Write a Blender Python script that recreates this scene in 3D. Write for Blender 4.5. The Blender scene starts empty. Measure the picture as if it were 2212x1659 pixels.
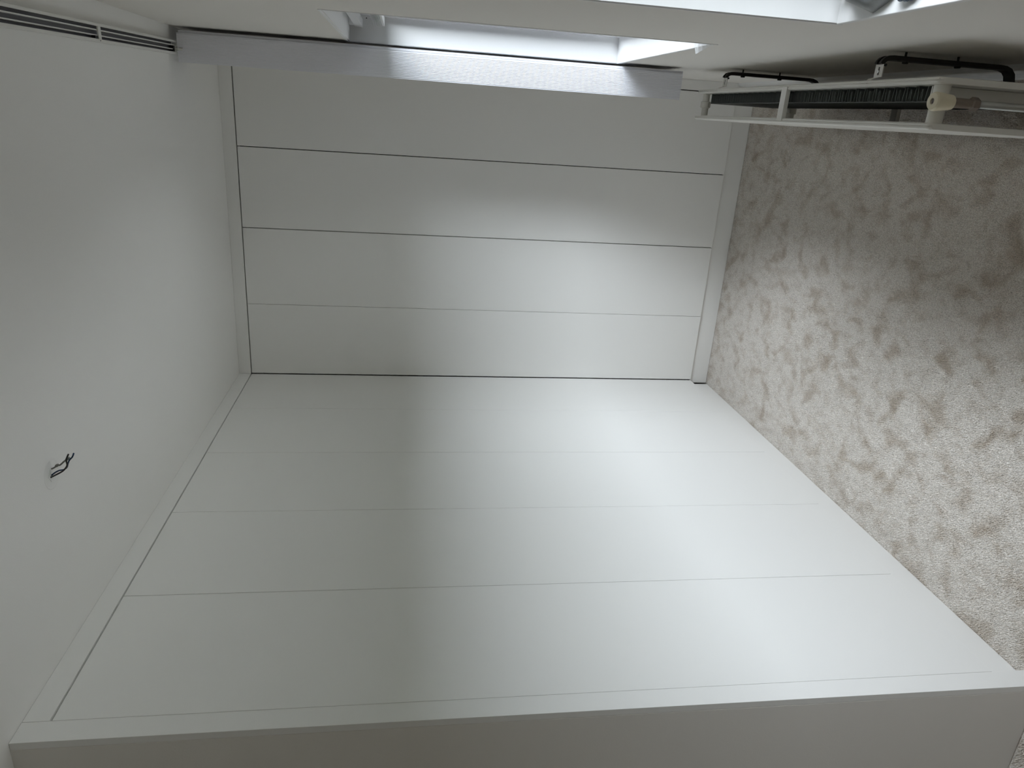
import bpy, bmesh, math, random
import numpy as np
from mathutils import Matrix, Vector
random.seed(4)
S = bpy.context.scene
COL = S.collection
PI = math.pi

# ---------------------------------------------------------------- camera, sky, exposure
cam_d = bpy.data.cameras.new('camera')
cam = bpy.data.objects.new('camera', cam_d)
COL.objects.link(cam)
RGT = Vector((0.065602, -0.135344, -0.988625))
DWN = Vector((-0.934008, -0.357012, -0.013102))
FWD = Vector((-0.351178, 0.924243, -0.149833))
m = Matrix((RGT, -DWN, -FWD)).transposed().to_4x4()
m.translation = Vector((1.2682, -3.4326, 1.6140))
cam.matrix_world = m
cam_d.sensor_fit = 'HORIZONTAL'
cam_d.sensor_width = 36.0
cam_d.lens = 1555.8 / 2212 * 36
cam_d.clip_start = 0.01
cam_d.clip_end = 3000
S.camera = cam

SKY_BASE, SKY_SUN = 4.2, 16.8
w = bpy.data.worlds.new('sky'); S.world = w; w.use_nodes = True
nt = w.node_tree; nt.nodes.clear()
wo = nt.nodes.new('ShaderNodeOutputWorld'); bg = nt.nodes.new('ShaderNodeBackground')
tc = nt.nodes.new('ShaderNodeTexCoord'); sx = nt.nodes.new('ShaderNodeSeparateXYZ')
rp = nt.nodes.new('ShaderNodeValToRGB')                      # overcast sky, brighter towards the zenith
rp.color_ramp.elements[0].position = 0.0; rp.color_ramp.elements[0].color = (0.70, 0.755, 0.82, 1)
rp.color_ramp.elements[1].position = 0.8; rp.color_ramp.elements[1].color = (1.0, 1.06, 1.16, 1)
nt.links.new(tc.outputs['Generated'], sx.inputs[0]); nt.links.new(sx.outputs['Z'], rp.inputs[0])
# thin cloud in front of a hidden sun: the sky brightens smoothly towards its side
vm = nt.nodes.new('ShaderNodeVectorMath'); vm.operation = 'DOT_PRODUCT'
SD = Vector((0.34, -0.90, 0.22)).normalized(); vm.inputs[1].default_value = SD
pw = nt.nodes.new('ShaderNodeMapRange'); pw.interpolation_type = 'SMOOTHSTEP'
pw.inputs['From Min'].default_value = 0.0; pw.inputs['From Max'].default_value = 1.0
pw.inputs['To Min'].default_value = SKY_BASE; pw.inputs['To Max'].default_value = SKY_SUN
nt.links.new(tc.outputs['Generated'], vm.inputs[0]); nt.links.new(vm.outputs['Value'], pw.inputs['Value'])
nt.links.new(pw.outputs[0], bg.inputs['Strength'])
nt.links.new(rp.outputs[0], bg.inputs[0]); nt.links.new(bg.outputs[0], wo.inputs[0])

vs = S.view_settings
vs.view_transform = 'Standard'; vs.look = 'None'; vs.gamma = 1.0; vs.exposure = 0.12
vs.use_curve_mapping = False
S.display_settings.display_device = 'sRGB'
cy = S.cycles
cy.max_bounces = 12; cy.diffuse_bounces = 10; cy.transparent_max_bounces = 16
cy.caustics_reflective = False; cy.caustics_refractive = False
cy.use_denoising = True
cy.sample_clamp_indirect = 8

# portals help the sampler find the two window openings
def portal(y0, y1, z0, z1):
    l = bpy.data.lights.new('window_portal', 'AREA'); l.shape = 'RECTANGLE'
    l.size = z1 - z0; l.size_y = y1 - y0; l.cycles.is_portal = True
    o = bpy.data.objects.new('window_portal', l); COL.objects.link(o)
    o.matrix_world = Matrix(((0, 0, 1, 1.603), (0, 1, 0, (y0 + y1) / 2), (-1, 0, 0, (z0 + z1) / 2), (0, 0, 0, 1)))

# ---------------------------------------------------------------- helpers
def mat(name, col, rough=0.5, metal=0.0, spec=0.5, bump=0.0, bscale=200, tint=0.0, tscale=3.0):
    m = bpy.data.materials.new(name); m.use_nodes = True
    nt = m.node_tree; b = nt.nodes['Principled BSDF']
    b.inputs['Base Color'].default_value = (*col, 1); b.inputs['Roughness'].default_value = rough
    b.inputs['Metallic'].default_value = metal; b.inputs['Specular IOR Level'].default_value = spec
    t = nt.nodes.new('ShaderNodeTexCoord')
    if bump:
        n = nt.nodes.new('ShaderNodeTexNoise'); n.inputs['Scale'].default_value = bscale
        n.inputs['Detail'].default_value = 4
        bp = nt.nodes.new('ShaderNodeBump'); bp.inputs['Strength'].default_value = bump
        bp.inputs['Distance'].default_value = 0.002
        nt.links.new(t.outputs['Object'], n.inputs['Vector'])
        nt.links.new(n.outputs['Fac'], bp.inputs['Height']); nt.links.new(bp.outputs[0], b.inputs['Normal'])
    if tint:
        n = nt.nodes.new('ShaderNodeTexNoise'); n.inputs['Scale'].default_value = tscale
        n.inputs['Detail'].default_value = 3
        mx = nt.nodes.new('ShaderNodeMix'); mx.data_type = 'RGBA'
        mx.inputs[6].default_value = (*[c * (1 - tint) for c in col], 1)
        mx.inputs[7].default_value = (*[min(1, c * (1 + tint)) for c in col], 1)
        nt.links.new(t.outputs['Object'], n.inputs['Vector'])
        nt.links.new(n.outputs['Fac'], mx.inputs[0]); nt.links.new(mx.outputs[2], b.inputs['Base Color'])
    return m

M = {
    'plaster': mat('wall_plaster', (0.80, 0.775, 0.735), 0.9, spec=0.2, bump=0.12, bscale=260, tint=0.01),
    'ceiling': mat('ceiling_plaster', (0.85, 0.845, 0.825), 0.92, spec=0.2, bump=0.1, bscale=300, tint=0.01),
    'board': mat('white_wardrobe_board', (0.85, 0.845, 0.825), 0.42, spec=0.4, bump=0.03, bscale=500, tint=0.005),
    'carcass': mat('carcass_gap_shade', (0.045, 0.045, 0.043), 0.85),  # board toned near black so the door gaps read as deep shade
    'gloss': mat('white_gloss_paint', (0.80, 0.80, 0.79), 0.35),
    'rad': mat('radiator_enamel', (0.78, 0.765, 0.72), 0.38),
    'fin': mat('convector_steel', (0.15, 0.165, 0.158), 0.5),
    'black': mat('black_plastic_sleeve', (0.012, 0.012, 0.012), 0.45),
    'dark': mat('dark_recess', (0.03, 0.03, 0.035), 0.7),
    'pvc': mat('white_pvc', (0.74, 0.745, 0.79), 0.42, spec=0.4),
    'frame': mat('window_pvc', (0.88, 0.88, 0.88), 0.3),
    'reveal': mat('reveal_paint', (0.82, 0.82, 0.81), 0.6, spec=0.3),
    'rail': mat('rail_aluminium_white', (0.76, 0.755, 0.72), 0.45),
    'railin': mat('rail_inside_grey', (0.17, 0.17, 0.19), 0.6),
    'cap': mat('aged_cream_plastic', (0.74, 0.67, 0.50), 0.35),
    'nut': mat('dull_brass_fitting', (0.24, 0.20, 0.17), 0.42, metal=0.6),
    'chrome': mat('satin_chrome_pipe', (0.42, 0.42, 0.40), 0.38, metal=1.0),
    'steel': mat('zinc_screw', (0.55, 0.55, 0.53), 0.35, metal=1.0),
    'blue': mat('blue_wire_sleeve', (0.012, 0.045, 0.10), 0.45),
    'grey': mat('grey_cable_sheath', (0.20, 0.20, 0.18), 0.6),
    'paper': mat('white_folded_paper', (0.88, 0.88, 0.88), 0.6),
    'satin': mat('grey_satin_cloth', (0.19, 0.20, 0.20), 0.33, spec=0.8, bump=0.2, bscale=60),
    'ring': mat('blue_grey_beads', (0.10, 0.14, 0.20), 0.2, spec=0.8),
    'ground': mat('outside_lawn', (0.09, 0.10, 0.06), 0.95, tint=0.2, tscale=0.3),
    'mark': mat('filler_patch', (0.83, 0.825, 0.805), 0.9),
    'bounce_roof': mat('bounce_roof_pale', (0.30, 0.295, 0.28), 0.95, tint=0.1, tscale=30),
    'blocker': mat('blocker_dark_green', (0.03, 0.045, 0.02), 0.9, tint=0.3, tscale=4),
    'brick': mat('outside_render', (0.5, 0.48, 0.44), 0.9),
}
# window glass: see-through with a faint reflection
g = bpy.data.materials.new('window_glass'); g.use_nodes = True
n = g.node_tree; n.nodes.clear()
o_ = n.nodes.new('ShaderNodeOutputMaterial'); t_ = n.nodes.new('ShaderNodeBsdfTransparent')
g_ = n.nodes.new('ShaderNodeBsdfGlossy'); g_.inputs['Roughness'].default_value = 0.02
f_ = n.nodes.new('ShaderNodeFresnel'); f_.inputs['IOR'].default_value = 1.18
x_ = n.nodes.new('ShaderNodeMixShader')
t_.inputs[0].default_value = (0.97, 0.98, 0.975, 1)
n.links.new(f_.outputs[0], x_.inputs[0]); n.links.new(t_.outputs[0], x_.inputs[1])
n.links.new(g_.outputs[0], x_.inputs[2]); n.links.new(x_.outputs[0], o_.inputs[0])
M['glass'] = g

# carpet: light taupe pile brushed in patches, some of it lying dark
c = bpy.data.materials.new('taupe_carpet_pile'); c.use_nodes = True
n = c.node_tree; b = n.nodes['Principled BSDF']
b.inputs['Roughness'].default_value = 0.95; b.inputs['Specular IOR Level'].default_value = 0.1
b.inputs['Sheen Weight'].default_value = 0.15
tcn = n.nodes.new('ShaderNodeTexCoord')
mp = n.nodes.new('ShaderNodeMapping'); mp.inputs['Scale'].default_value = (1.25, 1.0, 1.0)
mp.inputs['Rotation'].default_value = (0, 0, 0.5)
n.links.new(tcn.outputs['Object'], mp.inputs[0])
def noise(scale, detail, rough, vec, dist=0.0):
    t = n.nodes.new('ShaderNodeTexNoise'); t.inputs['Scale'].default_value = scale
    t.inputs['Detail'].default_value = detail; t.inputs['Roughness'].default_value = rough
    t.inputs['Distortion'].default_value = dist
    n.links.new(vec, t.inputs['Vector']); return t.outputs['Fac']
def ramp(fac, p0, c0, p1, c1):
    r = n.nodes.new('ShaderNodeValToRGB')
    r.color_ramp.elements[0].position = p0; r.color_ramp.elements[0].color = (*c0, 1)
    r.color_ramp.elements[1].position = p1; r.color_ramp.elements[1].color = (*c1, 1)
    n.links.new(fac, r.inputs[0]); return r.outputs[0]
def mix(kind, fac, a, bb):
    x = n.nodes.new('ShaderNodeMix'); x.data_type = 'RGBA'; x.blend_type = kind
    x.inputs[0].default_value = fac
    n.links.new(a, x.inputs[6]); n.links.new(bb, x.inputs[7]); return x.outputs[2]
big = ramp(noise(9.5, 4, 0.58, mp.outputs[0], 0.5), 0.30, (0.72, 0.645, 0.56), 0.50, (0.96, 0.92, 0.87))
mid = ramp(noise(19, 4, 0.6, mp.outputs[0], 0.2), 0.32, (0.84, 0.81, 0.78), 0.52, (1, 1, 1))
fine = ramp(noise(330, 2, 0.5, tcn.outputs['Object']), 0.36, (0.62, 0.60, 0.57), 0.60, (1.15, 1.14, 1.13))
col = mix('MULTIPLY', 0.8, big, mid); col = mix('MULTIPLY', 0.8, col, fine)
n.links.new(col, b.inputs['Base Color'])
M['carpet'] = c

def finish(bm, name, material, parent=None, smooth=False, bevel=0.0):
    me = bpy.data.meshes.new(name)
    if bevel:
        bmesh.ops.bevel(bm, geom=[e for e in bm.edges], offset=bevel, segments=2, affect='EDGES', profile=0.5)
    bmesh.ops.recalc_face_normals(bm, faces=bm.faces)
    bm.to_mesh(me); bm.free()
    if smooth:
        for p in me.polygons: p.use_smooth = True
    o = bpy.data.objects.new(name, me); COL.objects.link(o)
    me.materials.append(M[material])
    if parent: o.parent = parent; o.matrix_parent_inverse = parent.matrix_world.inverted() if False else Matrix()
    return o

def add_box(bm, x0, x1, y0, y1, z0, z1):
    v = [bm.verts.new((x, y, z)) for x in (x0, x1) for y in (y0, y1) for z in (z0, z1)]
    for f in ((0, 1, 3, 2), (4, 6, 7, 5), (0, 4, 5, 1), (2, 3, 7, 6), (0, 2, 6, 4), (1, 5, 7, 3)):
        bm.faces.new([v[i] for i in f])
    return v

def box(name, x0, x1, y0, y1, z0, z1, material, parent=None, bevel=0.0):
    bm = bmesh.new(); add_box(bm, x0, x1, y0, y1, z0, z1)
    return finish(bm, name, material, parent, bevel=bevel)

def boxes(name, lst, material, parent=None, bevel=0.0):
    bm = bmesh.new()
    for b in lst: add_box(bm, *b)
    return finish(bm, name, material, parent, bevel=bevel)

def add_tube(bm, pts, r, seg=12, caps=True):
    pts = [Vector(p) for p in pts]; rings = []
    rs = r if isinstance(r, (list, tuple)) else [r] * len(pts)
    ref = None
    for i, p in enumerate(pts):
        d = (pts[min(i + 1, len(pts) - 1)] - pts[max(i - 1, 0)]).normalized()
        if ref is None: ref = Vector((0, 0, 1)) if abs(d.z) < 0.9 else Vector((1, 0, 0))
        a = (ref - d * ref.dot(d)).normalized(); ref = a; bb = d.cross(a)
        rings.append([bm.verts.new(p + (a * math.cos(t) + bb * math.sin(t)) * rs[i]) for t in [2 * PI * k / seg for k in range(seg)]])
    for q, s in zip(rings, rings[1:]):
        for k in range(seg): bm.faces.new((q[k], q[(k + 1) % seg], s[(k + 1) % seg], s[k]))
    if caps: bm.faces.new(rings[0][::-1]); bm.faces.new(rings[-1])

def tube(name, pts, r, material, parent=None, seg=12):
    bm = bmesh.new(); add_tube(bm, pts, r, seg)
    o = finish(bm, name, material, parent, smooth=False)
    for p in o.data.polygons: p.use_smooth = len(p.vertices) == 4
    return o

def lathe(name, prof, centre, material, parent=None, seg=28, axis='z'):
    pts = [Vector(centre) + (Vector((0, 0, h)) if axis == 'z' else Vector((h, 0, 0)) if axis == 'x' else Vector((0, h, 0))) for r, h in prof]
    bm = bmesh.new(); rings = []
    for (r, h), p in zip(prof, pts):
        ring = []
        for k in range(seg):
            t = 2 * PI * k / seg; a, b_ = math.cos(t) * r, math.sin(t) * r
            ring.append(bm.verts.new(p + (Vector((a, b_, 0)) if axis == 'z' else Vector((0, a, b_)) if axis == 'x' else Vector((b_, 0, a)))))
        rings.append(ring)
    for q, s in zip(rings, rings[1:]):
        for k in range(seg): bm.faces.new((q[k], q[(k + 1) % seg], s[(k + 1) % seg], s[k]))
    bm.faces.new(rings[0][::-1]); bm.faces.new(rings[-1])
    o = finish(bm, name, material, parent, smooth=True)
    o.data.set_sharp_from_angle(angle=math.radians(28))
    return o

def prism(name, outline, axis, a0, a1, material, parent=None):
    """outline = 2-D points in the plane across `axis`, pushed from a0 to a1."""
    def P(u, v, a): return {'x': (a, u, v), 'y': (u, a, v), 'z': (u, v, a)}[axis]
    bm = bmesh.new()
    A = [bm.verts.new(P(u, v, a0)) for u, v in outline]; B = [bm.verts.new(P(u, v, a1)) for u, v in outline]
    bm.faces.new(A); bm.faces.new(B[::-1])
    for i in range(len(A)): j = (i + 1) % len(A); bm.faces.new((A[i], A[j], B[j], B[i]))
    return finish(bm, name, material, parent)

def empty(name, loc=(0, 0, 0)):
    o = bpy.data.objects.new(name, None); COL.objects.link(o); o.location = loc; o.empty_display_size = 0.05
    return o
def thing(name, label, cat, group=None, obj=None, loc=(0, 0, 0)):
    o = obj or empty(name, loc); o['label'] = label; o['category'] = cat
    if group: o['group'] = group
    return o
def struct(o): o['kind'] = 'structure'; return o
def rebase(root, loc):
    """put the Empty at the thing's base while its parts keep their places"""
    root.location = loc
    for ch in root.children: ch.location = Vector(ch.location) - Vector(loc)

# ---------------------------------------------------------------- measurements (metres)
H = 2.40                       # ceiling height
XW = 1.467                     # face of the window wall
BX = [0.0, 0.3503, 0.7053, 1.0566, 1.4192]            # door edges of the back run
LY = [0.0, -0.4299, -0.8624, -1.2939, -1.7227, -2.1432]  # door edges of the left run
YE = -2.198                    # end of the left run
Z0, Z1 = 0.096, 2.341          # door bottom and top
W1 = (-1.490, -0.580, 0.833, 1.820)    # window 1: y0, y1, z0, z1
W2 = (-2.92, -2.010, 0.802, 1.820)
XO = 1.602                      # outside face of the window wall
YF = -5.1; XL = -1.35

# ---------------------------------------------------------------- the room shell
struct(box('ceiling', XL - 0.02, XO, YF - 0.02, 0.62, H, H + 0.12, 'ceiling'))
struct(box('floor', XL - 0.02, XW + 0.06, YF - 0.02, 0.62, -0.13, -0.004, 'carpet'))
T = 0.0
struct(boxes('wall_right', [
    (XW, XO, YF, W2[0], 0, H), (XW, XO, W2[0], W2[1], 0, W2[2]), (XW, XO, W2[0], W2[1], W2[3], H),
    (XW, XO, W2[1], W1[0], 0, H), (XW, XO, W1[0], W1[1], 0, W1[2]), (XW, XO, W1[0], W1[1], W1[3], H),
    (XW, XO, W1[1], 0.60, 0, H)], 'plaster'))
struct(box('wall_back', XL, XW, 0.58, 0.62, 0, H, 'plaster'))
struct(box('wall_left', XL - 0.02, XL, YF, 0.58, 0, H, 'plaster'))
struct(box('wall_front', XL, XW, YF - 0.02, YF, 0, H, 'plaster'))
struct(box('wall_return', XL, -0.0185, YE, YE + 0.045, 0, H, 'plaster', bevel=0.001))

# skirting under the windows: a chamfered board and a thin bead on the carpet
bb = struct(prism('baseboard_right', [(XW, 0), (XW - 0.013, 0), (XW - 0.013, 0.080), (XW - 0.009, 0.090), (XW, 0.096)], 'y', YF, 0.0150, 'gloss'))
bead = struct(prism('trim_1', [(XW - 0.0135, 0), (XW - 0.0275, 0), (XW - 0.0270, 0.007), (XW - 0.0240, 0.012), (XW - 0.0190, 0.0145), (XW - 0.0135, 0.015)], 'y', YF, -0.03, 'gloss'))

# ---------------------------------------------------------------- windows
def window(n, W, label):
    y0, y1, z0, z1 = W
    xa, xb = 1.5530, 1.600
    root = empty('window_%d' % n, (xa, (y0 + y1) / 2, z0)); struct(root)
    off = Vector(root.location)
    fr = 0.026
    def p(name, lst, m, bevel=0.0, par=root):
        o = boxes(name, lst, m, None, bevel); o.parent = par
        o.location = -off if par is root else (0, 0, 0); return o
    e = 0.0006
    p('frame', [(xa, xb, y0 + e, y0 + fr, z0 + e, z1 - e), (xa, xb, y1 - fr, y1 - e, z0 + e, z1 - e),
                (xa, xb, y0 + fr, y1 - fr, z0 + e, z0 + fr), (xa, xb, y0 + fr, y1 - fr, z1 - 0.112, z1 - e)], 'frame')
    s = fr - 0.004; q = 0.018; hd = 0.112 - 0.004
    zt = z1 - hd
    sa = p('sash', [(xa + 0.006, xb - 0.006, y0 + s, y0 + s + q, z0 + s, zt), (xa + 0.006, xb - 0.006, y1 - s - q, y1 - s, z0 + s, zt),
                    (xa + 0.006, xb - 0.006, y0 + s + q, y1 - s - q, z0 + s, z0 + s + q), (xa + 0.006, xb - 0.006, y0 + s + q, y1 - s - q, zt - q, zt)], 'frame')
    p('glass_pane', [(1.578, 1.583, y0 + s + q, y1 - s - q, z0 + s + q, zt - q)], 'glass')
    # painted lining of the reveal, one board per side
    t = 0.006
    p('reveal_lining', [(XW + 0.0005, xa, y1 - t, y1 - 0.0004, z0, z1)], 'reveal')
    p('reveal_lining', [(XW + 0.0005, xa, y0 + 0.0004, y0 + t, z0, z1)], 'reveal')
    p('reveal_lining', [(XW + 0.0005, xa, y0 + t, y1 - t, z1 - t, z1 - 0.0004)], 'reveal')
    p('windowsill', [(XW - 0.002, xa, y0 + t, y1 - t, z0 + 0.0004, z0 + 0.012)], 'reveal', 0.0015)
    # thin plaster bead that rims the opening
    p('corner_bead', [(XW - 0.0015, XW + 0.0005, y1 - 0.001, y1 + 0.004, z0 - 0.004, z1 + 0.004),
                      (XW - 0.0015, XW + 0.0005, y0 - 0.004, y0 + 0.001, z0 - 0.004, z1 + 0.004),
                      (XW - 0.0015, XW + 0.0005, y0, y1, z1 - 0.001, z1 + 0.004)], 'reveal')
    portal(y0, y1, z0, z1)
    return root
window(1, W1, '')
window(2, W2, '')
struct(box('outside_ground', XO + 0.3, 400, -300, 300, -3.05, -3.0, 'ground'))

struct(box('unseen_bounce_roof', XO + 0.02, 5.2, -9.0, 5.0, -0.62, -0.50, 'bounce_roof'))  # unseen pale roof, added to bounce daylight up onto the ceiling
def blocker():  # dark bank added out of view to block light from the low sky
    bm = bmesh.new(); n_ = 60; rows = []
    rnd = random.Random(3)
    for i in range(n_ + 1):
        y = -60 + 100 * i / n_; hh = 2.35 + rnd.uniform(-0.25, 0.35)
        rows.append([bm.verts.new(p) for p in ((14.0 + rnd.uniform(-.3, .3), y, -3.0), (13.8 + rnd.uniform(-.3, .3), y, hh - 0.7), (14.5, y, hh), (15.6, y, hh - 0.1), (16.2, y, hh - 0.9), (16.0, y, -3.0))])
    for a, b in zip(rows, rows[1:]):
        for k in range(6): j = (k + 1) % 6; bm.faces.new((a[k], a[j], b[j], b[k]))
    bm.faces.new(rows[0]); bm.faces.new(rows[-1][::-1])
    return finish(bm, 'low_sky_blocker', 'blocker')
thing('', 'unseen dark green hedge at the far end of the garden outside the windows', 'blocker', obj=blocker())

# ---------------------------------------------------------------- carpet pile (uncountable)
def pile():
    rng = np.random.default_rng(7)
    sp = 0.0037
    def patch(x0, x1, y0, y1):
        gx, gy = np.meshgrid(np.arange(x0, x1, sp), np.arange(y0, y1, sp)); return np.stack([gx.ravel(), gy.ravel()], 1)
    P = np.concatenate([patch(-0.017, 1.437, -2.75, 0.012), patch(-0.55, -0.017, -2.75, YE - 0.002)])
    P = P + rng.uniform(-sp * .45, sp * .45, P.shape)
    ok = ~((P[:, 0] < 0.004) & (P[:, 1] > YE - 0.003) & (P[:, 1] < LY[5] + 0.002))
    P = P[ok]; N = len(P)
    h = rng.uniform(0.0065, 0.0100, N); r = rng.uniform(0.0017, 0.0026, N); a = rng.uniform(0, 2 * PI, N)
    lean = rng.normal(0, 0.0018, (N, 2))
    V = np.zeros((N, 4, 3), np.float32)
    for k in range(3):
        V[:, k, 0] = P[:, 0] + np.cos(a + k * 2 * PI / 3) * r; V[:, k, 1] = P[:, 1] + np.sin(a + k * 2 * PI / 3) * r
        V[:, k, 2] = -0.0038
    V[:, 3, :2] = P + lean; V[:, 3, 2] = -0.004 + h
    F = np.empty((N, 3, 3), np.int32); base = (np.arange(N) * 4)[:, None]
    F[:, 0] = base + [0, 1, 3]; F[:, 1] = base + [1, 2, 3]; F[:, 2] = base + [2, 0, 3]
    me = bpy.data.meshes.new('carpet_pile')
    me.vertices.add(N * 4); me.vertices.foreach_set('co', V.ravel())
    me.loops.add(N * 9); me.loops.foreach_set('vertex_index', F.ravel())
    me.polygons.add(N * 3); me.polygons.foreach_set('loop_start', np.arange(0, N * 9, 3, dtype=np.int32))
    me.polygons.foreach_set('loop_total', np.full(N * 3, 3, np.int32))
    me.update(calc_edges=True)
    me.materials.append(M['carpet'])
    o = bpy.data.objects.new('carpet_pile', me); COL.objects.link(o)
    o['kind'] = 'stuff'; o['label'] = 'mottled taupe carpet pile covering the bedroom floor'; o['category'] = 'carpet'
pile()

# ---------------------------------------------------------------- fitted wardrobes
D = 0.018
def wardrobe(label, wall, e0, e1, splits, gaps):
    """wall 'back': doors in the plane y=0, e = x; wall 'left': doors in the plane x=0, e = y."""
    root = thing('wardrobe', label, 'wardrobe', 'fitted white wardrobes')
    def B(u0, u1, d0, d1, z0, z1):      # u along the run, d behind the door faces
        return (u0, u1, d0, d1, z0, z1) if wall == 'back' else (-d1, -d0, u0, u1, z0, z1)
    lo, hi = min(e0, e1), max(e0, e1)
    a, b_ = lo + 0.0006, hi - 0.0006
    dep = 0.545; f = 0.0215
    body = boxes('carcass', [B(a, a + D, f, dep, Z0, Z1 - 0.006), B(b_ - D, b_, f, dep, Z0, Z1 - 0.006),
                             B(a + D, b_ - D, f, dep, Z0, Z0 + D), B(a + D, b_ - D, f, dep, Z1 - D - 0.006, Z1 - 0.006),
                             B(a + D, b_ - D, dep - 0.008, dep, Z0 + D, Z1 - D)], 'carcass', root)
    for (u0, u1), (g0, g1) in zip(splits, gaps):
        l, h = min(u0, u1), max(u0, u1)
        box('door', *B(l + g0, h - g1, 0.0, D, Z0, Z1), 'board', root, bevel=0.0008)
    mid = (lo + hi) / 2
    rebase(root, (mid, 0, Z0) if wall == 'back' else (0, mid, Z0))
    return root
wardrobe('white two-door wardrobe in the back wall run, beside the inner corner', 'back', 0.0, BX[2] - 0.0002,
         [(BX[0] + 0.004, BX[1]), (BX[1], BX[2])], [(0, 0.0008), (0.0008, 0.0018)])
wardrobe('white two-door wardrobe in the back wall run, nearest the window and blind', 'back', BX[2] + 0.0002, BX[4],
         [(BX[2], BX[3]), (BX[3], BX[4])], [(0.0018, 0.0018), (0.0018, 0.0012)])
wardrobe('white two-door wardrobe of the long left run, next to the inner corner', 'left', -0.0235, LY[2] + 0.0002,
         [(-0.0015, LY[1]), (LY[1], LY[2])], [(0.0008, 0.0), (0.0008, 0.0004)])
wardrobe('white two-door wardrobe in the middle of the long left run', 'left', LY[2] - 0.0002, LY[4] + 0.0002,
         [(LY[2], LY[3]), (LY[3], LY[4])], [(0.0004, 0.0012), (0.0012, 0.0012)])
wardrobe('white single-door wardrobe at the near end of the long left run', 'left', LY[4] - 0.0002, LY[5],
         [(LY[4], LY[5])], [(0.0004, 0.0010)])

# boards that close the runs to the ceiling, the floor and the walls
zc = Z1 + 0.0045
thing('', 'long white cornice board above the left wardrobe run, under the ceiling', 'cornice', obj=box('cornice_board', -D, 0, LY[5] + 0.0004, -0.0002, zc, H - 0.0006, 'board', bevel=0.0006))
thing('', 'short white cornice board above the back wall wardrobe doors', 'cornice', obj=box('cornice_board', 0.0, XW - 0.0006, 0.0, D, zc, H - 0.0006, 'board', bevel=0.0006))
thing('', 'long white plinth board along the carpet under the left wardrobe run', 'plinth', obj=box('plinth_board', -0.021 - 0.018, -0.021, LY[5] + 0.0004, -0.001, 0.0, Z0 - 0.0010, 'board', bevel=0.0006))
thing('', 'short white plinth board along the carpet under the back wall doors', 'plinth', obj=box('plinth_board', -0.020, XW - 0.0006, 0.0155, 0.0335, 0.0, Z0 - 0.0010, 'board', bevel=0.0006))
thing('', 'narrow white filler panel closing the near end of the left wardrobe run', 'panel', obj=box('filler_panel', -D, 0.0, YE, LY[5] - 0.0006, 0.0, H - 0.0006, 'board', bevel=0.0008))
thing('', 'narrow white filler panel between the back wardrobe doors and the window wall', 'panel', obj=box('filler_panel', BX[4] + 0.0030, XW - 0.0006, 0.0, D, Z0, zc - 0.0006, 'board', bevel=0.0006))

# ---------------------------------------------------------------- vertical blind: rail on the ceiling, vanes drawn aside
YB = -0.655
blind = thing('vertical_blind', 'white vertical blind hanging from a ceiling rail, its ribbed vanes stacked beside the window', 'blind')
# rail in its own frame (x across, y along), then turned a degree
ang = math.atan(0.0174)
def railed(o):
    o.parent = blind
    o.matrix_local = Matrix.Translation((1.4000, YB + 0.008, 0)) @ Matrix.Rotation(ang * -1, 4, 'Z'); return o
L = 2.75
zb = 2.3775
prof = [(-0.021, zb), (-0.0145, zb), (-0.0145, zb + 0.004), (-0.0185, zb + 0.004), (-0.0185, H - 0.004), (0.0185, H - 0.004),
        (0.0185, zb + 0.004), (0.0150, zb + 0.004), (0.0150, zb), (0.021, zb), (0.021, H - 0.0006), (-0.021, H - 0.0006)]
railed(prism('headrail', prof, 'y', -L, 0.0, 'rail'))
railed(box('rail_lining', -0.0184, 0.0184, -L, -0.001, H - 0.0052, H - 0.0042, 'railin'))
for xx in (-0.0060, 0.0065):
    railed(box('carrier_track', xx - 0.0013, xx + 0.0013, -L, -0.012, zb + 0.004, H - 0.0053, 'rail'))
railed(boxes('rail_joiner', [(-0.0145, 0.0150, -0.668, -0.650, zb + 0.0005, zb + 0.004)], 'rail', None, 0.0004))
railed(box('runner', -0.0130, -0.0072, -0.690, -0.670, zb + 0.001, zb + 0.010, 'black'))
railed(tube('screw', [(-0.0178, -0.662, zb - 0.0008), (-0.0178, -0.662, zb + 0.001)], 0.0012, 'black'))
# end carrier with its hook
railed(boxes('end_carrier', [(-0.014, 0.004, -0.020, -0.0165, zb, zb + 0.016), (-0.014, -0.011, -0.0165, -0.004, zb, zb + 0.016),
                             (0.001, 0.004, -0.0165, -0.004, zb, zb + 0.016), (-0.014, 0.012, -0.004, 0.002, zb - 0.004, zb + 0.014)], 'rail', None))
railed(box('runner', -0.012, 0.0035, -0.034, -0.0205, zb + 0.001, zb + 0.012, 'black'))

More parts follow.
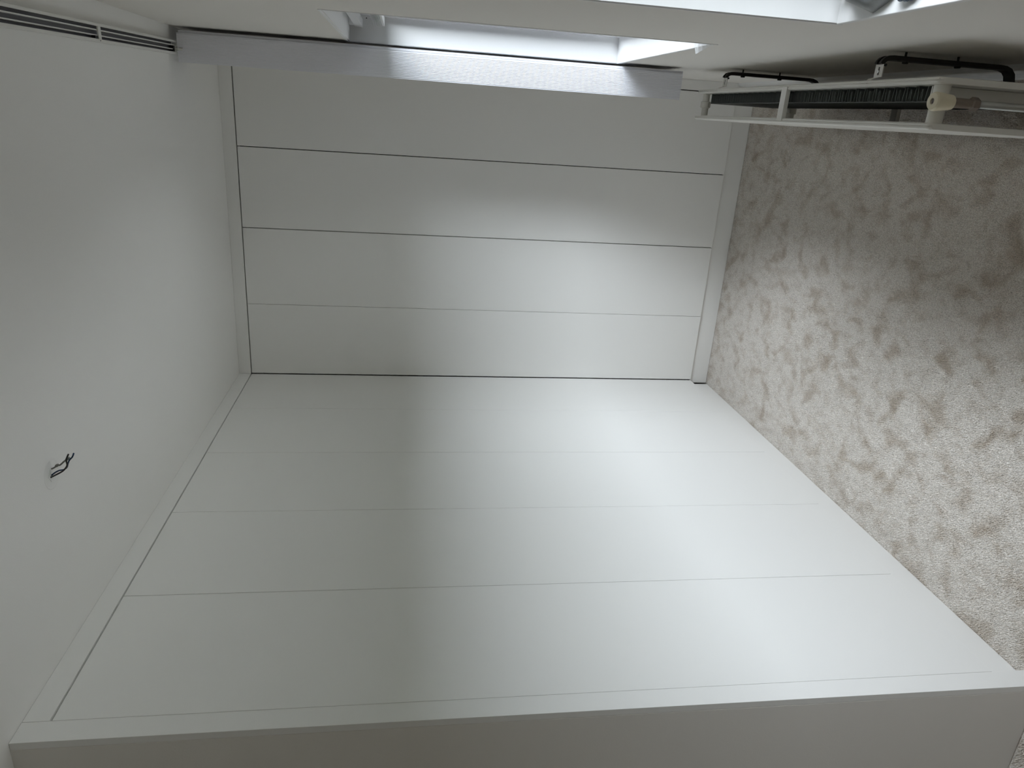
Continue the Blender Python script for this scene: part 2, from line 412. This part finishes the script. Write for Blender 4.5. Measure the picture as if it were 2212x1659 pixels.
def vane_mesh():
    bm = bmesh.new()
    Wd = 0.0905; nr = 18; zt, zbm = 2.3735, 0.6090; th = 0.0011
    xs = []
    flat = 0.0035
    xs.append((-Wd / 2, 0)); xs.append((-Wd / 2 + flat, 0))
    span = Wd - 2 * flat
    for i in range(nr):
        for fr, d in ((0.0, 0.0), (0.32, -0.00060), (0.55, -0.00060), (0.82, 0.0)):
            xs.append((-Wd / 2 + flat + span * (i + fr) / nr, d))
    xs.append((Wd / 2 - flat, 0)); xs.append((Wd / 2, 0))
    fr_, bk = [], []
    for x, d in xs:
        cx = -0.0022 * math.cos(PI * x / Wd)          # the slight bow of a rigid vane
        fr_.append((x, cx + d)); bk.append((x, cx + d + th))
    out = fr_ + bk[::-1]
    A = [bm.verts.new((u, v, zbm)) for u, v in out]; B = [bm.verts.new((u, v, zt)) for u, v in out]
    k = len(fr_); N = len(out)
    for i in range(N): j = (i + 1) % N; bm.faces.new((A[i], A[j], B[j], B[i]))
    for i in range(k - 1):
        bm.faces.new((A[i], A[N - 1 - i], A[N - 2 - i], A[i + 1])); bm.faces.new((B[i], B[i + 1], B[N - 2 - i], B[N - 1 - i]))
    return finish(bm, 'vane', 'pvc')
v0 = vane_mesh(); v0.parent = blind; v0.location = (1.4005, YB, 0)
v0.rotation_euler = (0, 0, 0.0)
for i in range(1, 33):
    v = v0.copy(); COL.objects.link(v); v.parent = blind
    v.location = (1.4005 + 0.0088 + random.uniform(-0.0008, 0.0008), YB + 0.004 + i * 0.0058, -0.004)
    v.rotation_euler = (0, 0, random.uniform(-0.015, 0.015))
h0 = boxes('hanger_hook', [(1.3915, 1.3985, YB - 0.0040, YB + 0.0035, 2.358, 2.3765), (1.3935, 1.3965, YB - 0.010, YB - 0.004, 2.370, 2.381)], 'rail'); h0.parent = blind
hs = box('hook_slot', 1.3990, 1.4000, YB - 0.0036, YB - 0.0026, 2.356, 2.367, 'dark'); hs.parent = blind
rebase(blind, (1.3965, YB, 2.358))

# ---------------------------------------------------------------- raised slatted blind inside window 1
sb = thing('slatted_blind', 'white slatted blind drawn up under the head of the window beside the stacked vanes', 'blind')
yA, yB_ = W1[0] + 0.012, W1[1] - 0.0075
box('head_box', 1.514, 1.540, yA, yB_, 1.7690, 1.7945, 'frame', sb, bevel=0.0008)
for y in (yA + 0.03, yB_ - 0.05):
    box('fixing_bracket', 1.5155, 1.538, y, y + 0.03, 1.7948, 1.8135, 'frame', sb)
for i in range(6):
    z = 1.7280 - i * 0.0046
    bm = bmesh.new()
    xs_ = [(1.519, 0), (1.525, 0.0016), (1.532, 0.0022), (1.539, 0.0016), (1.545, 0)]
    A = [bm.verts.new((x, yA + 0.006, z + d)) for x, d in xs_] + [bm.verts.new((x, yA + 0.006, z + d - 0.0011)) for x, d in xs_[::-1]]
    B = [bm.verts.new((v.co.x, yB_ - 0.052, v.co.z)) for v in A]
    for k in range(10): j = (k + 1) % 10; bm.faces.new((A[k], A[j], B[j], B[k]))
    bm.faces.new(A[::-1]); bm.faces.new(B)
    finish(bm, 'slat', 'frame', sb)
box('bottom_rail', 1.519, 1.545, yA + 0.006, yB_ - 0.052, 1.6925, 1.7000, 'frame', sb, bevel=0.0006)
for y in (yA + 0.12, yB_ - 0.16):
    box('lift_cord', 1.5310, 1.5325, y, y + 0.0015, 1.700, 1.769, 'frame', sb)
tube('cord_screw', [(1.5450, yB_ + 0.0005, 1.7560), (1.5450, yB_ - 0.004, 1.7560)], 0.0022, 'dark', sb)
rebase(sb, (1.527, (yA + yB_) / 2, 1.7945))

# folded white sheet left on the sill of window 1, hanging over its edge
def folded_sheet():
    bm = bmesh.new()
    cols = 7; y0, y1 = -1.4835, -1.388
    top, bot = [], []
    for i in range(cols + 1):
        f = i / cols; y = y0 + (y1 - y0) * f
        zz = (0.0025 if i % 2 else 0.0) + 0.0005
        x_out = 1.4640 - 0.0145 * f
        row = [(1.515, y, 0.8462 + zz), (1.485, y, 0.8470 + zz * 1.6), (1.4655, y, 0.8480 + zz), (x_out, y, 0.8445 + zz * 0.4)]
        top.append([bm.verts.new(p) for p in row]); bot.append([bm.verts.new((p[0], p[1], p[2] - 0.0009)) for p in row])
    for a, b in zip(top, top[1:]):
        for k in range(3): bm.faces.new((a[k], a[k + 1], b[k + 1], b[k]))
    for a, b in zip(bot, bot[1:]):
        for k in range(3): bm.faces.new((a[k], b[k], b[k + 1], a[k + 1]))
    for s in (0, 3):
        for i in range(cols): bm.faces.new((top[i][s], top[i + 1][s], bot[i + 1][s], bot[i][s]))
    for s in (0, cols):
        for k in range(3): bm.faces.new((top[s][k], top[s][k + 1], bot[s][k + 1], bot[s][k]))
    return finish(bm, 'folded_sheet', 'paper')
thing('', 'small creased white sheet poking over the edge of the lit windowsill', 'sheet', obj=folded_sheet())

# grey satin pouch and a beaded ring on the sill of window 2
def pouch():
    bm = bmesh.new()
    Z = W2[2] + 0.0128
    rows = []
    nu, nv = 22, 7
    for i in range(nu + 1):
        f = i / nu; y = -2.188 + 0.158 * f
        wdt = math.sin(PI * min(1, max(0, f))) ** 0.6
        r = []
        for j in range(nv + 1):
            g_ = j / nv
            x = 1.4715 + 0.052 * abs(f - 0.36) + (0.058 * wdt) * g_
            z = Z + (0.050 * wdt * math.sin(PI * (0.12 + 0.80 * g_)) * (0.75 + 0.25 * math.sin(f * 13 + g_ * 2)))
            if j == 0: z = Z
            r.append(bm.verts.new((x, y, z + 0.0002)))
        rows.append(r)
    for a, b in zip(rows, rows[1:]):
        for k in range(nv): bm.faces.new((a[k], a[k + 1], b[k + 1], b[k]))
    bo = [[bm.verts.new((v.co.x, v.co.y, Z)) for v in (r[0], r[-1])] for r in rows]
    for (a, b), (r, s) in zip(zip(bo, bo[1:]), zip(rows, rows[1:])):
        bm.faces.new((a[0], b[0], b[1], a[1])); bm.faces.new((r[-1], s[-1], b[1], a[1])); bm.faces.new((r[0], a[0], b[0], s[0]))
    bmesh.ops.remove_doubles(bm, verts=bm.verts, dist=1e-5)
    return finish(bm, 'satin_pouch', 'satin', smooth=True)
thing('', 'shiny grey satin pouch lying on the near windowsill at the picture edge', 'pouch', obj=pouch())
bm = bmesh.new()
for k in range(14):
    t = 2 * PI * k / 14
    r_ = bmesh.ops.create_uvsphere(bm, u_segments=10, v_segments=6, radius=0.0062)
    bmesh.ops.translate(bm, verts=r_['verts'], vec=(1.4960 + 0.013 * math.cos(t), -2.226 + 0.022 * math.sin(t), W2[2] + 0.0195 + 0.003 * math.sin(3 * t)))
thing('', 'small ring of blue-grey glass beads on the near windowsill', 'beads', obj=finish(bm, 'bead_ring', 'ring', smooth=True))

# ---------------------------------------------------------------- radiator
rad = thing('radiator', 'white double-panel radiator under the windows with an open top and dark convector fins', 'radiator')
RY0, RY1, RZ0, RZ1 = -1.945, -0.598, 0.068, 0.520
def panel(name, xa, xb, face):
    """pressed panel: rounded top, raised seam along the top, vertical flutes on both faces"""
    bm = bmesh.new()
    xm = (xa + xb) / 2; t = (xb - xa) / 2
    nf = 27; pts = []
    L_ = RY1 - RY0
    ys = [(RY0, 0), (RY0 + 0.012, 0)]
    for i in range(nf):
        c0 = RY0 + 0.03 + (L_ - 0.06) * (i + 0.5) / nf; hw = (L_ - 0.06) / nf / 2
        ys += [(c0 - hw * 0.55, 0.0), (c0 - hw * 0.25, 0.0018), (c0 + hw * 0.25, 0.0018), (c0 + hw * 0.55, 0.0)]
    ys += [(RY1 - 0.012, 0), (RY1, 0)]
    ys = [(RY0, 0), (RY0 + 0.0025, 0), (RY0 + 0.006, 0)] + ys[1:-1] + [(RY1 - 0.006, 0), (RY1 - 0.0025, 0), (RY1, 0)]
    def ring(y, d):
        e_ = min(y - RY0, RY1 - y); dr = {0: 0.008, 1: 0.003, 2: 0.0008}.get(0 if e_ < 0.001 else 1 if e_ < 0.004 else 2 if e_ < 0.008 else 3, 0.0)
        nx = 1 - dr * 28
        pr = [(-t * 0.55, RZ0), (-t * 0.80, RZ0 + 0.006), (-t * 0.80 + 0, RZ0 + 0.022), (-t + d * 1.0, RZ0 + 0.034), (-t + d * 1.0, RZ1 - 0.040), (-t * 0.92, RZ1 - 0.026),
              (-t * 0.92, RZ1 - 0.005), (-t * 0.60, RZ1 - 0.001), (-0.0016, RZ1 - 0.0004), (-0.0010, RZ1 - 0.0026), (0.0010, RZ1 - 0.0026), (0.0016, RZ1 - 0.0004),
              (t * 0.60, RZ1 - 0.001), (t * 0.92, RZ1 - 0.005), (t * 0.92, RZ1 - 0.026), (t - d, RZ1 - 0.040), (t - d, RZ0 + 0.034), (t * 0.80, RZ0 + 0.022), (t * 0.80, RZ0 + 0.006), (t * 0.55, RZ0)]
        return [bm.verts.new((xm + a * nx, y, b - dr if b > 0.3 else b + dr)) for a, b in pr]
    R_ = [ring(y, d) for y, d in ys]
    # ends closed with a rounded nose
    for a, b in zip(R_, R_[1:]):
        for k in range(len(a)): j = (k + 1) % len(a); bm.faces.new((a[k], a[j], b[j], b[k]))
    bm.faces.new(R_[0]); bm.faces.new(R_[-1][::-1])
    return finish(bm, name, 'rad', rad)
XR = (1.3835, 1.3990); XF = (1.2925, 1.3080)
panel('front_panel', *XF, -1)
panel('rear_panel', *XR, 1)
# convector: folded sheet welded to the rear panel
def convector():
    bm = bmesh.new()
    y0, y1 = -1.878, -0.668; n_ = 31; p = (y1 - y0) / n_
    xo, xi = 1.3525, 1.3830
    path = []
    for i in range(n_):
        y = y0 + p * i
        path += [(xi, y), (xi, y + p * 0.22), (xo, y + p * 0.30), (xo, y + p * 0.56), (xi - 0.006, y + p * 0.60), (xi - 0.006, y + p * 0.70), (xo, y + p * 0.74), (xo, y + p * 0.92)]
    path.append((xi, y1))
    th = 0.0009; zt, zb_ = 0.487, 0.240
    ofs = []
    for i, (x, y) in enumerate(path):
        a = Vector(path[max(i - 1, 0)]); b = Vector(path[min(i + 1, len(path) - 1)]); d = (b - a).normalized()
        nn = Vector((-d.y, d.x)) * th; ofs.append((x + nn.x, y + nn.y))
    A = [[bm.verts.new((x, y, z)) for z in (zb_, zt)] for x, y in path]; B = [[bm.verts.new((x, y, z)) for z in (zb_, zt)] for x, y in ofs]
    for i in range(len(path) - 1):
        bm.faces.new((A[i][0], A[i + 1][0], A[i + 1][1], A[i][1])); bm.faces.new((B[i][0], B[i][1], B[i + 1][1], B[i + 1][0]))
        bm.faces.new((A[i][1], A[i + 1][1], B[i + 1][1], B[i][1])); bm.faces.new((A[i][0], B[i][0], B[i + 1][0], A[i + 1][0]))
    return finish(bm, 'convector_fins', 'fin', rad)
convector()
box('convector_skirt', 1.3505, 1.3520, -1.878, -0.668, 0.235, 0.484, 'fin', rad)
box('convector_end_plate', 1.3500, 1.3834, -1.8835, -1.8790, 0.235, 0.486, 'rad', rad, bevel=0.0006)
box('convector_end_plate', 1.3500, 1.3834, -0.6675, -0.6650, 0.235, 0.488, 'fin', rad)
# connectors between the panels
for y in (RY1 - 0.024, RY0 + 0.026):
    for z in (0.490, 0.140):
        lathe('connector_tube', [(0.0125, 1.3075), (0.0125, 1.3340), (0.0185, 1.3370), (0.0185, 1.3560), (0.0125, 1.3590), (0.0125, 1.3840)] if y > -1 else
              [(0.0165, 1.3075), (0.0165, 1.3840)], (0, y, z), 'rad', rad, axis='x')
lathe('blanking_plug', [(0.0135, 0.0), (0.0135, 0.004), (0.0095, 0.008), (0.0060, 0.010)], (1.3465, RY1 - 0.020, 0.4900), 'rad', rad, axis='y')
# straps across the open top and, lower down, between the panels
def strap(y, z):
    return boxes('strap', [(1.3000, 1.3920, y - 0.0125, y + 0.0125, z, z + 0.0025), (1.3000, 1.3920, y - 0.0150, y - 0.0125, z - 0.010, z + 0.0025),
                           (1.3000, 1.3920, y + 0.0125, y + 0.0150, z - 0.010, z + 0.0025)], 'rad', rad)
strap(-1.285, RZ1 - 0.0005)
strap(-1.245, 0.128)
lathe('strap_clip', [(0.0030, 0.0), (0.0030, 0.012), (0.0085, 0.014), (0.0095, 0.020), (0.0075, 0.026), (0.0030, 0.028)], (1.3080, -1.2630, 0.4880), 'rad', rad, axis='x', seg=16)
# valve on the near end
vy, vx = -1.955, 1.3490
lathe('valve_cap', [(0.0015, 0.040), (0.0060, 0.0405), (0.0062, 0.0445), (0.0120, 0.0450), (0.0165, 0.0440), (0.0187, 0.0410), (0.0190, 0.036), (0.0150, 0.002), (0.0140, 0.0), (0.0040, 0.0)][::-1], (vx, vy, 0.4880), 'cap', rad)
tube('cap_screw', [(vx, vy, 0.5270), (vx, vy, 0.5310)], 0.0052, 'nut', rad)
box('screw_slot', vx - 0.0040, vx + 0.0040, vy - 0.0006, vy + 0.0006, 0.5308, 0.5314, 'dark', rad)
lathe('valve_body', [(0.0100, 0.0), (0.0105, 0.044)], (vx, vy, 0.444), 'nut', rad)
lathe('compression_nut', [(0.0100, 0.0), (0.0140, 0.002), (0.0145, 0.016), (0.0115, 0.0185)], (vx, vy, 0.4270), 'nut', rad, seg=6)
tube('valve_tail', [(vx, vy + 0.004, 0.462), (vx, RY0 + 0.028, 0.466)], 0.0085, 'nut', rad)
tube('supply_pipe', [(vx, vy, 0.4275), (vx, vy, 0.002)], 0.0082, 'chrome', rad, seg=20)
rebase(rad, (1.346, (RY0 + RY1) / 2, RZ0))

# ---------------------------------------------------------------- wall brackets behind the radiator
def bracket(y, label):
    root = thing('radiator_bracket', label, 'bracket', 'radiator brackets on the window wall')
    hw = 0.013
    path = [(1.4345, 0.4880), (1.4385, 0.4868), (1.4425, 0.4830), (1.4450, 0.4770), (1.4460, 0.4680), (1.4460, 0.1800), (1.4450, 0.1660), (1.4410, 0.1540), (1.4330, 0.1460), (1.4200, 0.1420), (1.4005, 0.1400)]
    th = 0.0105
    bm = bmesh.new()
    for s0, s1, t2 in ((-hw, -0.0050, 1.0), (-0.0050, 0.0050, 0.55), (0.0050, hw, 1.0)):     # ribbed sleeve: two raised bands beside a groove
        A, B = [], []
        for i, (x, z) in enumerate(path):
            a = Vector(path[max(i - 1, 0)]); b = Vector(path[min(i + 1, len(path) - 1)]); d = (b - a).normalized(); nn = Vector((-d.y, d.x)) * th * t2
            A.append([bm.verts.new((x, y + s0, z)), bm.verts.new((x, y + s1, z))])
            B.append([bm.verts.new((x + nn.x, y + s0, z + nn.y)), bm.verts.new((x + nn.x, y + s1, z + nn.y))])
        for i in range(len(path) - 1):
            bm.faces.new((A[i][0], A[i + 1][0], A[i + 1][1], A[i][1])); bm.faces.new((B[i][0], B[i][1], B[i + 1][1], B[i + 1][0]))
            bm.faces.new((A[i][0], B[i][0], B[i + 1][0], A[i + 1][0])); bm.faces.new((A[i][1], A[i + 1][1], B[i + 1][1], B[i][1]))
        bm.faces.new((A[0][0], A[0][1], B[0][1], B[0][0])); bm.faces.new((A[-1][0], B[-1][0], B[-1][1], A[-1][1]))
    finish(bm, 'bracket_bar', 'black', root)
    for z in (0.430, 0.290):
        lathe('rubber_stop', [(0.0065, 1.4410), (0.0075, 1.4425), (0.0075, 1.4462)], (0, y - 0.004, z), 'black', root, axis='x', seg=16)
        lathe('wall_plug', [(0.0028, 1.4510), (0.0028, 1.4668)], (0, y, z), 'black', root, axis='x', seg=12)
    # white slotted plate, with the tab that hooks on the back of the radiator
    bm = bmesh.new()
    zp = 0.4890; hh = 0.0155; sl = 0.0030
    def quadbox(x0, x1, ya, yb_, za, zb_, t=0.0022):      # a sloping strip from (x0, za) to (x1, zb_)
        v = [bm.verts.new(p) for p in ((x0, ya, za), (x1, ya, zb_), (x1, yb_, zb_), (x0, yb_, za), (x0, ya, za + t), (x1, ya, zb_ + t), (x1, yb_, zb_ + t), (x0, yb_, za + t))]
        for f in ((0, 1, 2, 3), (4, 5, 6, 7), (0, 1, 5, 4), (1, 2, 6, 5), (2, 3, 7, 6), (3, 0, 4, 7)): bm.faces.new([v[k] for k in f])
    for a, b in ((-hh, -sl), (sl, hh)): quadbox(1.4070, 1.4360, y + a, y + b, zp, zp)
    quadbox(1.4070, 1.4120, y - sl, y + sl, zp, zp); quadbox(1.4300, 1.4360, y - sl, y + sl, zp, zp)
    quadbox(1.4020, 1.4072, y - 0.0095, y + 0.0125, 0.5060, zp)
    quadbox(1.3900, 1.4022, y - 0.0085, y + 0.0085, 0.5200, 0.5060)
    finish(bm, 'hook_plate', 'rad', root)
    box('slot_backing', 1.4105, 1.4315, y - 0.0045, y + 0.0045, zp - 0.0040, zp - 0.0003, 'black', root)
    tube('plate_screw', [(1.4195, y, 0.4860), (1.4195, y, 0.4935)], 0.0034, 'steel', root)
    tube('sleeve_screw', [(1.4340, y - hh + 0.003, 0.4880), (1.4340, y - hh - 0.004, 0.4880)], 0.0030, 'black', root)
    rebase(root, (1.462, y, 0.14))
    return root
bracket(-0.775, 'far black radiator bracket with a white slotted plate, nearest the back wardrobes')
bracket(-1.680, 'near black radiator bracket with a white slotted plate, close to the cream valve cap')

# ---------------------------------------------------------------- bare wires hanging from the ceiling
wr = thing('ceiling_wires', 'bare black and blue electric wires hanging from a hole in the ceiling', 'wires')
bm = bmesh.new()
rg = []
for rr, zz in ((0.0360, H - 0.0002), (0.0340, H - 0.0006), (0.0325, H - 0.0006), (0.0310, H - 0.0003)):
    rg.append([bm.verts.new((0.434 + rr * 1.0 * math.cos(2 * PI * k / 48), -1.852 + rr * math.sin(2 * PI * k / 48), zz)) for k in range(48)])
for a, b in zip(rg, rg[1:]):
    for k in range(48): bm.faces.new((a[k], a[(k + 1) % 48], b[(k + 1) % 48], b[k]))
bm.faces.new(rg[-1])
finish(bm, 'filler_patch', 'mark', wr, smooth=False)
prism('cable_hole', [(0.4330 + 0.010 * math.cos(t) * (1.5 if k % 3 == 0 else 1), -1.858 + 0.008 * math.sin(t) * (1.4 if k % 4 == 0 else 1)) for k, t in enumerate([2 * PI * j / 11 for j in range(11)])], 'z', H - 0.0013, H - 0.0006, 'mark', wr)
def spl(pts, k=6):
    pts = [Vector(p) for p in pts]; out = []
    for i in range(len(pts) - 1):
        p0, p1, p2, p3 = pts[max(i - 1, 0)], pts[i], pts[i + 1], pts[min(i + 2, len(pts) - 1)]
        for j in range(k):
            t = j / k
            out.append(0.5 * ((2 * p1) + (-p0 + p2) * t + (2 * p0 - 5 * p1 + 4 * p2 - p3) * t * t + (-p0 + 3 * p1 - 3 * p2 + p3) * t ** 3))
    return out + [pts[-1]]
tube('black_wire', spl([(0.430, -1.861, 2.3995), (0.433, -1.860, 2.393), (0.444, -1.860, 2.374), (0.453, -1.860, 2.365), (0.461, -1.860, 2.3605), (0.474, -1.860, 2.3605), (0.488, -1.860, 2.354)]), 0.0018, 'black', wr, 8)
tube('blue_wire', spl([(0.433, -1.856, 2.3985), (0.440, -1.856, 2.390), (0.445, -1.856, 2.381), (0.447, -1.855, 2.371), (0.453, -1.855, 2.3640), (0.462, -1.854, 2.361), (0.471, -1.855, 2.356), (0.479, -1.855, 2.349), (0.488, -1.855, 2.345)]), 0.0017, 'blue', wr, 8)
tube('cable_sheath', spl([(0.446, -1.850, 2.3990), (0.4500, -1.850, 2.392), (0.4555, -1.850, 2.3855), (0.456, -1.850, 2.380), (0.466, -1.850, 2.369), (0.474, -1.850, 2.358)]), [0.0018] * 9 + [0.0032] * 6 + [0.0019] * 11 + [0.0030] * 5, 'grey', wr, 8)
rebase(wr, (0.433, -1.858, H - 0.0005))
